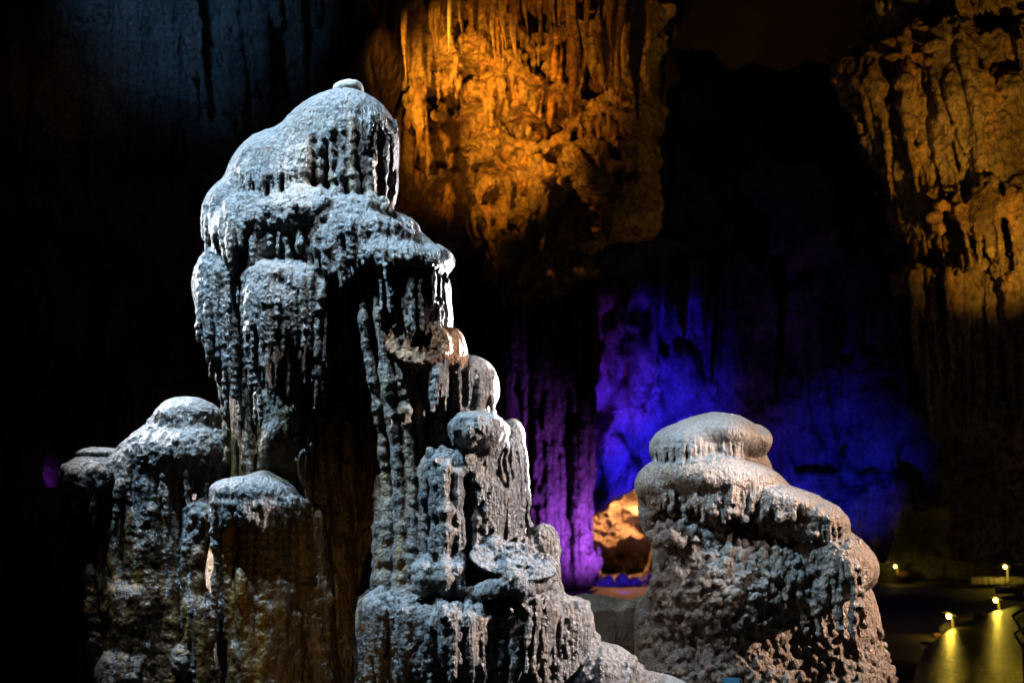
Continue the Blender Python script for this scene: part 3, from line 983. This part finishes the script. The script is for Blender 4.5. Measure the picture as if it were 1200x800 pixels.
def amber_column():
    k = Rock(16.0, 940, 1330, -60, 660, -130, 130, 2.2)
    k.chain([(1075, 40, 30, 62), (1125, 160, 30, 96), (1170, 330, 30, 84), (1220, 640, 40, 96)], 16)
    k.chain([(1240, -40, 20, 90), (1280, 640, 20, 110)], 20)
    k.E(1045, 95, -10, 62, 40, 60, 14)
    k.E(1095, 66, -30, 50, 26, 46, 8)
    k.E(1150, 240, -56, 56, 28, 44, 10, 14)
    k.E(1140, 318, -36, 74, 12, 62, 5, 4)
    k.roughen(13, (60, 60, 30), 4, 41)
    k.roughen(10, (13, 13, 90), 3, 47)
    for _ in range(22):
        yy = random.uniform(60, 310)
        k.dig(1000 + yy * 0.25 + random.uniform(0, 150), yy, -70, random.uniform(4, 9), random.uniform(24, 70), 46, 5, random.uniform(6, 22))
    k.dig(1128, 160, -80, 10, 40, 40, 5, -20)
    k.dig(1185, 205, -80, 12, 26, 40, 5)
    k.dig(1072, 190, -60, 7, 70, 40, 5, 22)
    k.dig(1098, 265, -70, 6, 46, 40, 5, 14)
    k.freeze()
    k.runnels(150, (1000, 80, 1230, 190), (40, 170), (2.5, 7), taper=0.3, embed=0.0, lean=0.2, wob=1.2)
    k.runnels(120, (1068, 316, 1230, 330), (40, 190), (2, 5), taper=0.5, embed=0.0, lean=0.07, wob=0.7)
    k.runnels(70, (1120, 40, 1240, 180), (60, 200), (3, 8), taper=0.3, embed=0.0, lean=0.12)
    k.knobs(60, (990, 50, 1120, 130), (5, 12), 6, 0.1, (0.5, 1.0))
    k.knobs(40, (1090, 200, 1210, 290), (5, 14), 8, 0.1, (0.5, 1.0))
    build(k, 'rock_column', (6.9, 16.2, 0.0), 'massive amber-lit rock column draped with flowstone, rising at the right edge', 'rock column', dict(body=WALL), seed=43, amp=1.3)


def far_wall():
    k = Rock(50.0, 300, 1400, 100, 760, -130, 68, 4.0)

    def h(x, y):
        a = 30 - 30 * np.clip((x - 1080) / 120, 0, 1) - 60 * np.clip((400 - y) / 120, 0, 2)
        a = a + 46 * fbm(x / 120, y / 120, 0 * x, 4, 61) - 24 * ridged(x / 60, y / 90, 0 * x, 3, 71)
        return np.minimum(a, 48)
    k.slab(h)
    k.dig(732, 634, -20, 48, 54, 190, 8)
    k.dig(752, 606, -20, 34, 36, 190, 8)
    k.roughen(8, (22, 22, 60), 3, 81)
    k.freeze()
    k.runnels(110, (560, 280, 1150, 400), (40, 130), (4, 10), taper=0.3, embed=0.1)
    k.runnels(46, (560, 430, 684, 560), (60, 170), (4, 8), taper=0.6, embed=0.2)
    k.knobs(120, (760, 420, 1120, 700), (6, 18), 8, 0.1, (0.6, 1.8))
    struct(k, 'cave_wall', FAR, 1.6, 63)
    # lit grotto beyond the opening
    g = Rock(54.5, 640, 820, 530, 740, -60, 90, 2.2)
    g.slab(lambda x, y: 34 + 40 * fbm(x / 34, y / 24, 0 * x, 4, 91) - 46 * np.exp(-(((x - 742) / 26) ** 2 + ((y - 640) / 13) ** 2)))
    struct(g, 'cave_wall', FAR, 1.0, 92)
    for px, py, w in ((722, 688, 4200), (744, 572, 1500), (775, 684, 1500)):
        d = bpy.data.lights.new('grotto_flood', 'POINT')
        d.energy = w; d.color = (1.0, 0.37, 0.11); d.shadow_soft_size = 0.2
        o = bpy.data.objects.new('grotto_flood', d); o.location = at(px, py, 53.6); COL.objects.link(o)
    r = Rock(46.5, 660, 830, 640, 740, -50, 50, 2.2)
    for _ in range(26):
        x = random.uniform(675, 810)
        r.E(x, 705, random.uniform(-14, 14), random.uniform(8, 16), random.uniform(18, 36), 16, 5)
    r.freeze()
    r.knobs(60, (680, 668, 800, 710), (3, 7), 3, 0.2)
    build(r, 'boulder_ridge', (4.2, 46.5, 0), 'jagged blue-lit boulder ridge before the orange grotto', 'rock ridge', dict(body=FAR), seed=97)


def purple_column():
    k = Rock(44.0, 560, 740, 300, 740, -60, 60, 2.2)
    k.chain([(640, 290, 20, 30), (645, 440, 16, 18), (646, 540, 10, 22), (645, 740, 10, 26)], 8)
    k.chain([(672, 290, 20, 24), (680, 400, 16, 14), (676, 520, 6, 16), (678, 740, 5, 20)], 8)
    k.chain([(600, 290, 24, 30), (622, 520, 20, 12), (620, 740, 20, 16)], 8)
    k.roughen(10, (13, 13, 60), 3, 77)
    k.freeze()
    for x in range(612, 700, 5):
        k.runnel(x + random.uniform(-2, 2), 490 + random.uniform(0, 50), 720, random.uniform(2.5, 5), 3, 2.5, 0.1, 0.3, 14, knob=0.4)
    k.runnels(30, (590, 320, 700, 400), (60, 160), (3, 6), taper=0.3, embed=0.1)
    build(k, 'rock_column', (2.2, 44, 0), 'distant fluted rock column lit purple beside the tallest stalagmite', 'rock column', dict(body=FAR), seed=99)


def distant_left_wall():
    k = Rock(40.0, -120, 130, 440, 700, -60, 60, 3.5)
    k.slab(lambda x, y: 10 + 30 * fbm(x / 50, y / 70, 0 * x, 3, 55))
    k.roughen(6, (16, 16, 50), 3, 56)
    struct(k, 'cave_wall', FAR, 1.0, 57)


# ------------------------------------------------------------------ smaller things
class MB:
    def __init__(s):
        s.v, s.f = [], []

    def add(s, v, f):
        b = len(s.v)
        s.v += [tuple(p) for p in v]
        s.f += [tuple(i + b for i in q) for q in f]

    def tube(s, pts, radii, n=10, cap=True):
        pts = [np.array(p, float) for p in pts]
        rings = []
        for i, p in enumerate(pts):
            t = pts[min(i + 1, len(pts) - 1)] - pts[max(i - 1, 0)]
            t /= np.linalg.norm(t)
            a = np.cross(t, (0, 0, 1) if abs(t[2]) < 0.9 else (1, 0, 0)); a /= np.linalg.norm(a)
            c = np.cross(t, a)
            r = radii[i] if hasattr(radii, '__len__') else radii
            rings.append([p + r * (math.cos(q) * a + math.sin(q) * c) for q in np.linspace(0, 2 * math.pi, n, endpoint=False)])
        v = [p for g in rings for p in g]
        f = [(i * n + k, i * n + (k + 1) % n, (i + 1) * n + (k + 1) % n, (i + 1) * n + k) for i in range(len(pts) - 1) for k in range(n)]
        if cap:
            f += [tuple(range(n))[::-1], tuple((len(pts) - 1) * n + k for k in range(n))]
        s.add(v, f)

    def box(s, c, size, rot=None):
        v = np.array([(x, y, z) for x in (-.5, .5) for y in (-.5, .5) for z in (-.5, .5)]) * size
        if rot is not None:
            v = v @ np.array(rot).T
        s.add(v + np.array(c), [(0, 1, 3, 2), (4, 6, 7, 5), (0, 4, 5, 1), (2, 3, 7, 6), (0, 2, 6, 4), (1, 5, 7, 3)])

    def build(s, name, mat, parent=None, smooth=True, bevel=0):
        me = bpy.data.meshes.new(name)
        me.from_pydata(s.v, [], s.f)
        me.update()
        if smooth:
            me.polygons.foreach_set('use_smooth', [True] * len(me.polygons))
        me.materials.append(mat)
        o = bpy.data.objects.new(name, me)
        COL.objects.link(o)
        if parent:
            o.parent = parent
        if bevel:
            b = o.modifiers.new('bevel', 'BEVEL'); b.width = bevel; b.segments = 2
        return o


def rot_x(a):
    c, q = math.cos(R(a)), math.sin(R(a))
    return np.array([[1, 0, 0], [0, c, -q], [0, q, c]])


def rot_z(a):
    c, q = math.cos(R(a)), math.sin(R(a))
    return np.array([[c, -q, 0], [q, c, 0], [0, 0, 1]])


def stalactites():
    spec = [
        (528, -60, 62, 17.0, 4, 'slender pale stalactite hanging in front of the amber ceiling', PALE),
        (511, -60, 76, 17.6, 11, 'thick dark stalactite left of the slender pale one', WALL),
        (489, 96, 188, 17.8, 12, 'short pointed amber drapery hanging just right of the tallest dome', WALL),
        (562, -60, 44, 18.0, 8, 'stubby stalactite right of the slender pale one', WALL),
        (629, -60, 78, 18.2, 8, 'dark stalactite left in a close pair on the amber ceiling', WALL),
        (643, -60, 98, 18.0, 7, 'longer dark stalactite right in a close pair on the amber ceiling', WALL),
        (672, -60, 136, 17.6, 15, 'broad dark stalactite with a ragged tip before the amber ceiling', WALL),
        (704, -60, 92, 17.9, 11, 'medium stalactite between the broad dark one and the longest amber one', WALL),
        (745, -60, 148, 17.4, 13, 'longest amber stalactite at the edge of the black void', WALL),
        (729, -60, 104, 17.7, 8, 'thin stalactite touching the longest amber one', WALL),
        (676, -140, 548, 40.0, 9, 'long black stalactite silhouetted against the blue wall', FAR),
        (838, 300, 452, 46.0, 8, 'black stalactite hanging above the slab-like cap', FAR),
        (912, 300, 476, 46.0, 11, 'black stalactite between the two blue-lit patches', FAR),
    ]
    for i, (px, y0, y1, Y, r, lab, mat) in enumerate(spec):
        n, m = 28, 36
        a = np.linspace(0, 2 * np.pi, n, endpoint=False)
        t = np.linspace(0, 1, m)
        T, A = np.meshgrid(t, a, indexing='ij')
        rad = r * (1 - T) ** 0.65 * (0.75 + 0.25 * np.cos(9 * T + i))
        rad = rad * (1 + 0.30 * vnoise(np.cos(A) * 2.2, np.sin(A) * 2.2, T * 2.5, 200 + i) + 0.22 * vnoise(np.cos(A) * 5, np.sin(A) * 5, T * 5, 230 + i)) + 0.3
        x = px + rad * np.cos(A) + 5 * vnoise(T * 3, 0 * T, 0 * T + i, 77)
        d = rad * np.sin(A)
        y = y0 + (y1 - y0) * T + 3 * vnoise(np.cos(A) * 2, np.sin(A) * 2, T * 9, 240 + i)
        u = Y / F
        P = np.stack([(x - 600) * u, Y + d * u, CZ + (HY - y) * u], -1).reshape(-1, 3)
        b = MB()
        b.add(P, [(q * n + k, (q + 1) * n + k, (q + 1) * n + (k + 1) % n, q * n + (k + 1) % n) for q in range(m - 1) for k in range(n)] + [tuple(range(n)), tuple((m - 1) * n + k for k in range(n))[::-1]])
        tag(b.build('stalactite', mat), lab, 'stalactite', 'stalactites hanging from the cave ceiling')
    src = bpy.data.objects['stalactite.001']
    base = np.array(at(511, -60, 17.6))
    for px in (436, 449, 462, 474, 541, 552, 578, 590, 603, 616, 655, 688, 715, 757):
        c = src.copy()
        c['label'] = 'small stalactite in the ragged fringe along the top of the amber ceiling'
        c['group'] = 'fringe of small stalactites on the amber ceiling'
        q = random.uniform(0.35, 0.75)
        hgt = random.uniform(0.55, 1.15)
        c.scale = (q, q, hgt)
        tip = np.array(at(px, -60, 17.2 + random.uniform(0, 1.2)))
        c.location = (tip[0] - base[0] * q, tip[1] - base[1] * q, tip[2] - base[2] * hgt)
        COL.objects.link(c)


def floor_and_shell():
    nx, ny = 150, 170
    X, Y = np.meshgrid(np.linspace(-40, 45, nx), np.linspace(-6, 80, ny), indexing='ij')
    Z = -0.18 + 0.16 * fbm(X / 2.5, Y / 2.5, 0 * X, 4, 300)
    Z = Z + 1.25 * np.exp(-(((X - 0.1) / 3.6) ** 2 + ((Y - 9) / 2.6) ** 2) ** 1.5) + 3.0 * np.clip((-X - 8) / 20, 0, 1) * np.clip((Y - 8) / 20, 0, 1)
    q = np.arange(nx * ny).reshape(nx, ny)
    f = np.stack([q[:-1, :-1], q[1:, :-1], q[1:, 1:], q[:-1, 1:]], -1).reshape(-1, 4)
    o = link_mesh('cave_floor', np.stack([X, Y, Z], -1).reshape(-1, 3), f, FLOOR)
    o['kind'] = 'structure'
    # the chamber: roof and far sides
    n, m = 90, 50
    A, B = np.meshgrid(np.linspace(0, 2 * np.pi, n), np.linspace(-0.06, np.pi / 2, m), indexing='ij')
    rr = 1 + 0.10 * fbm(np.cos(A) * 3, np.sin(A) * 3, B * 3, 4, 310)
    P = np.stack([62 * rr * np.cos(A) * np.cos(B), 18 + 66 * rr * np.sin(A) * np.cos(B), 34 * rr * np.sin(B) - 1], -1).reshape(-1, 3)
    q = np.arange(n * m).reshape(n, m)
    f = np.stack([q[:-1, :-1], q[:-1, 1:], q[1:, 1:], q[1:, :-1]], -1).reshape(-1, 4)
    o = link_mesh('cave_ceiling', P, f, SHELL)
    o['kind'] = 'structure'
    # wet path running away at the right
    wet = rock_material('wet_path_stone', ((0.06, 0.052, 0.04), (0.03, 0.027, 0.023), (0.05, 0.04, 0.03)), 0.0, scale=0.5, rough=(0.10, 0.46), streak=0.1, bump=0.3, spec=0.5, speck=(0.5, 1.5))
    Ls = [(1066, 812), (1074, 780), (1085, 757), (1108, 741), (1130, 728), (1165, 716), (1205, 707)]
    Rs = [(1420, 812), (1420, 780), (1400, 757), (1370, 741), (1330, 728), (1290, 716), (1250, 707)]
    b = MB()
    k = 24
    rows = []
    for (lx, ly), (rx, ry) in zip(Ls, Rs):
        yl = (CZ - 0.12) * F / (ly - HY)
        L = np.array(((lx - 600) / F * yl, yl, 0.12)); Rr = np.array(((rx - 600) / F * yl, yl, 0.12))
        rows.append([L + (Rr - L) * t for t in np.linspace(0, 1, k)])
    v = [p for r in rows for p in r]
    f = [(i * k + j, i * k + j + 1, (i + 1) * k + j + 1, (i + 1) * k + j) for i in range(len(rows) - 1) for j in range(k - 1)]
    nb = len(v)
    for r in rows:
        v.append(r[0] - np.array((0.0, 0, 0.5)))
    f += [(i * k, (i + 1) * k, nb + i + 1, nb + i) for i in range(len(rows) - 1)]
    b.add(v, f)
    o = b.build('path', wet, smooth=False)
    o['kind'] = 'structure'


IRON = plain('dark_iron', (0.03, 0.03, 0.032), 0.45, 0.6)
SHADE = plain('lamp_shade_metal', (0.10, 0.09, 0.06), 0.4, 0.5)
GLOW = plain('lamp_glow', (1, 0.8, 0.4), 0.5, 0, (1.0, 0.72, 0.14), 15)


def path_lamp(px, py, Y, h, watts, label, turn=20):
    base = at(px, py, Y)
    r = empty('path_lamp', base, label, 'path lamp', 'lamps along the path')
    b = MB(); b.tube([(0, 0, 0), (0, 0, 0.02), (0, 0, 0.03), (-0.02, 0, h)], [0.09, 0.09, 0.035, 0.028], 10); b.build('post', SHADE, r)
    m = rot_z(turn)
    b = MB(); b.box((-0.10, 0, h + 0.10), (0.34, 0.22, 0.035), m @ np.array([[0.94, 0, 0.34], [0, 1, 0], [-0.34, 0, 0.94]])); b.build('lamp_hood', SHADE, r, False, 0.008)
    b = MB(); b.tube([(-0.10, 0, h - 0.02), (-0.11, 0, h + 0.03), (-0.12, 0, h + 0.075)], [0.035, 0.06, 0.05], 12); b.build('bulb', GLOW, r)
    d = bpy.data.lights.new('path_lamp_light', 'POINT'); d.energy = watts; d.color = (1.0, 0.68, 0.06); d.shadow_soft_size = 0.09
    o = bpy.data.objects.new('path_lamp_light', d); o.location = (base[0] - 0.13, base[1] - 0.16, base[2] + h - 0.06); COL.objects.link(o)


def boulder(px, py, Y, rpx, label, mat, seed, squash=0.7, name='boulder', cat='boulder', stretch=1.0):
    n, m = 28, 18
    A, B = np.meshgrid(np.linspace(0, 2 * np.pi, n, endpoint=False), np.linspace(-np.pi / 2, np.pi / 2, m), indexing='ij')
    x, y, z = np.cos(A) * np.cos(B), np.sin(A) * np.cos(B), np.sin(B)
    rr = 1 + 0.28 * fbm(x * 1.6, y * 1.6, z * 1.6, 3, seed)
    u = rpx * Y / F
    c = np.array(at(px, py, Y))
    P = (np.stack([x * stretch, y, z * squash], -1) * rr[..., None] * u + c).reshape(-1, 3)
    q = np.arange(n * m).reshape(n, m)
    q2 = np.roll(q, -1, 0)
    f = np.stack([q[:, :-1], q2[:, :-1], q2[:, 1:], q[:, 1:]], -1).reshape(-1, 4)
    tag(link_mesh(name, P, f, mat), label, cat)


def path_things():
    path_lamp(1171, 716, 32.6, 0.30, 16, 'glowing lamp on a leaning post at the far bend of the yellow path')
    path_lamp(1117, 740, 27.6, 0.36, 14, 'small glowing lamp beside the bright boulder at the path edge')
    path_lamp(1052, 673, 50.0, 0.34, 9, 'lone glowing lamp in the dark just right of the lumpy stalagmite')
    path_lamp(1181, 683, 44.0, 0.62, 26, 'tall glowing lamp between the long lit kerb walls')
    path_lamp(1122, 672, 52.0, 0.30, 6, 'dim glowing lamp above the short lit kerb wall')
    boulder(1110, 736, 28.4, 9, 'bright yellow boulder under the small lamp at the path edge', PALE, 401, 0.8)
    boulder(1098, 745, 27.8, 6, 'small orange boulder left of the bright yellow one', BROWN, 402)
    boulder(1085, 753, 24.4, 5, 'smallest pinkish stone at the near end of the path edge', PALE, 403, 0.4)
    boulder(1150, 722, 30.5, 8, 'low dark boulder on the path edge beside the leaning lamp', TAN, 404, 0.45)
    boulder(1138, 728, 29.0, 6, 'flat dark stone between the leaning lamp and the small lamp', TAN, 405, 0.4)
    boulder(1192, 655, 46.0, 13, 'big lit boulder behind the tall lamp', PALE, 406, 0.5)
    boulder(1176, 664, 46.5, 8, 'low lit boulder left of the big one behind the tall lamp', PALE, 407, 0.4)
    boulder(1058, 672, 50.6, 6, 'small orange lump standing in for the reflection of the lone lamp', BROWN, 408, 0.9)  # added lump in place of the lamp's amber reflection
    for px, py, Y, w, lab in ((1170, 677, 44.6, 2.4, 'long low kerb wall lit yellow under the tall lamp'), (1112, 679, 51.0, 1.1, 'short low kerb wall lit yellow beyond the path'), (1183, 688, 42.0, 1.0, 'short kerb step in front of the tall lamp')):
        b = MB()
        c = at(px, py, Y)
        k = int(w / 0.3) + 2
        for i in range(k):
            b.box((c[0] - w / 2 + (i + 0.5) * w / k, c[1] + random.uniform(-.04, .04), c[2] - 0.1), (w / k - 0.02, 0.34, 0.24 + random.uniform(0, .06)))
        tag(b.build('kerb_wall', PALE, None, False, 0.02), lab, 'kerb wall')
    # floods standing beyond the right edge of the picture that light the wet path
    spot('path_flood', at(1300, 640, 24), at(1190, 790, 20.5), 560, (1.0, 0.66, 0.03), 30, 1.0, 0.1)
    spot('path_flood_far', at(1230, 690, 30), at(1186, 745, 25.5), 70, (1.0, 0.66, 0.03), 44, 1.0, 0.1)
    # black railing whose end shows at the right edge
    r = empty('handrail', (8.6, 17.6, 0), 'black iron railing with slanted frames cut by the right edge', 'handrail')
    Y = 18.0
    def q(px, py, dy=0):
        p = np.array(at(px, py, Y + dy)); return p - np.array((8.6, 17.6, 0))
    for ox, oy in ((0, 0), (2, 21)):
        b = MB()
        P = [q(1187 + ox, 721 + oy), q(1203 + ox, 711 + oy, 1), q(1222 + ox, 742 + oy, 1), q(1206 + ox, 754 + oy)]
        for i in range(4):
            b.tube([P[i], P[(i + 1) % 4]], 0.022, 8)
        b.build('slanted_frame', IRON, r)
    b = MB(); b.tube([q(1200, 752), q(1201, 812)], 0.03, 8); b.build('post', IRON, r)
    b = MB(); b.tube([q(1200, 757), q(1230, 775, 1)], 0.03, 8); b.build('rail', IRON, r)
    # floodlight at the foot of the lumpy stalagmite
    c = np.array(at(857, 803, 8.0))
    r = empty('floodlight', tuple(c), 'small blue-glazed floodlight tucked at the foot of the lumpy stalagmite', 'floodlight')
    m = rot_z(-18) @ rot_x(-32)
    glass = plain('floodlight_glass', (0.02, 0.06, 0.09), 0.08)
    b = MB(); b.box((0, 0, 0), (0.15, 0.07, 0.11), m); b.build('housing', IRON, r, False, 0.012)
    b = MB(); b.box(tuple(m @ np.array((0, -0.04, 0))), (0.125, 0.008, 0.085), m); b.build('glass', glass, r, False, 0.003)
    b = MB(); b.tube([(-0.085, 0, 0), (-0.085, 0.02, -0.11), (0.085, 0.02, -0.11), (0.085, 0, 0)], 0.008, 8); b.build('bracket', IRON, r)
    # curled white calcite thread
    b = MB()
    t = np.linspace(0, 1, 26)
    P = [np.array(at(763 - 9 * math.sin(R(250 * q_)) - 3 * q_, 612 + 20 * q_ - 5 * math.sin(R(300 * q_)), 9.35 + 0.03 * q_)) for q_ in t]
    b.tube(P, [0.0085 * (1 - 0.5 * q_) for q_ in t], 8)
    tag(b.build('helictite', PALE), 'tiny white curled thread sticking out from the left edge of the lumpy stalagmite', 'helictite')


for f in (tall_stalagmite, double_cap_stalagmite, flat_cap_stalagmite, knobbly_stalagmite, saddle_mound, amber_wall, drapery_wall, amber_column, far_wall, purple_column, distant_left_wall, floor_and_shell, stalactites, path_things):
    random.seed(len(f.__name__) * 31 + ord(f.__name__[0]))
    f()
print('total script', round(time.time() - T0, 1))
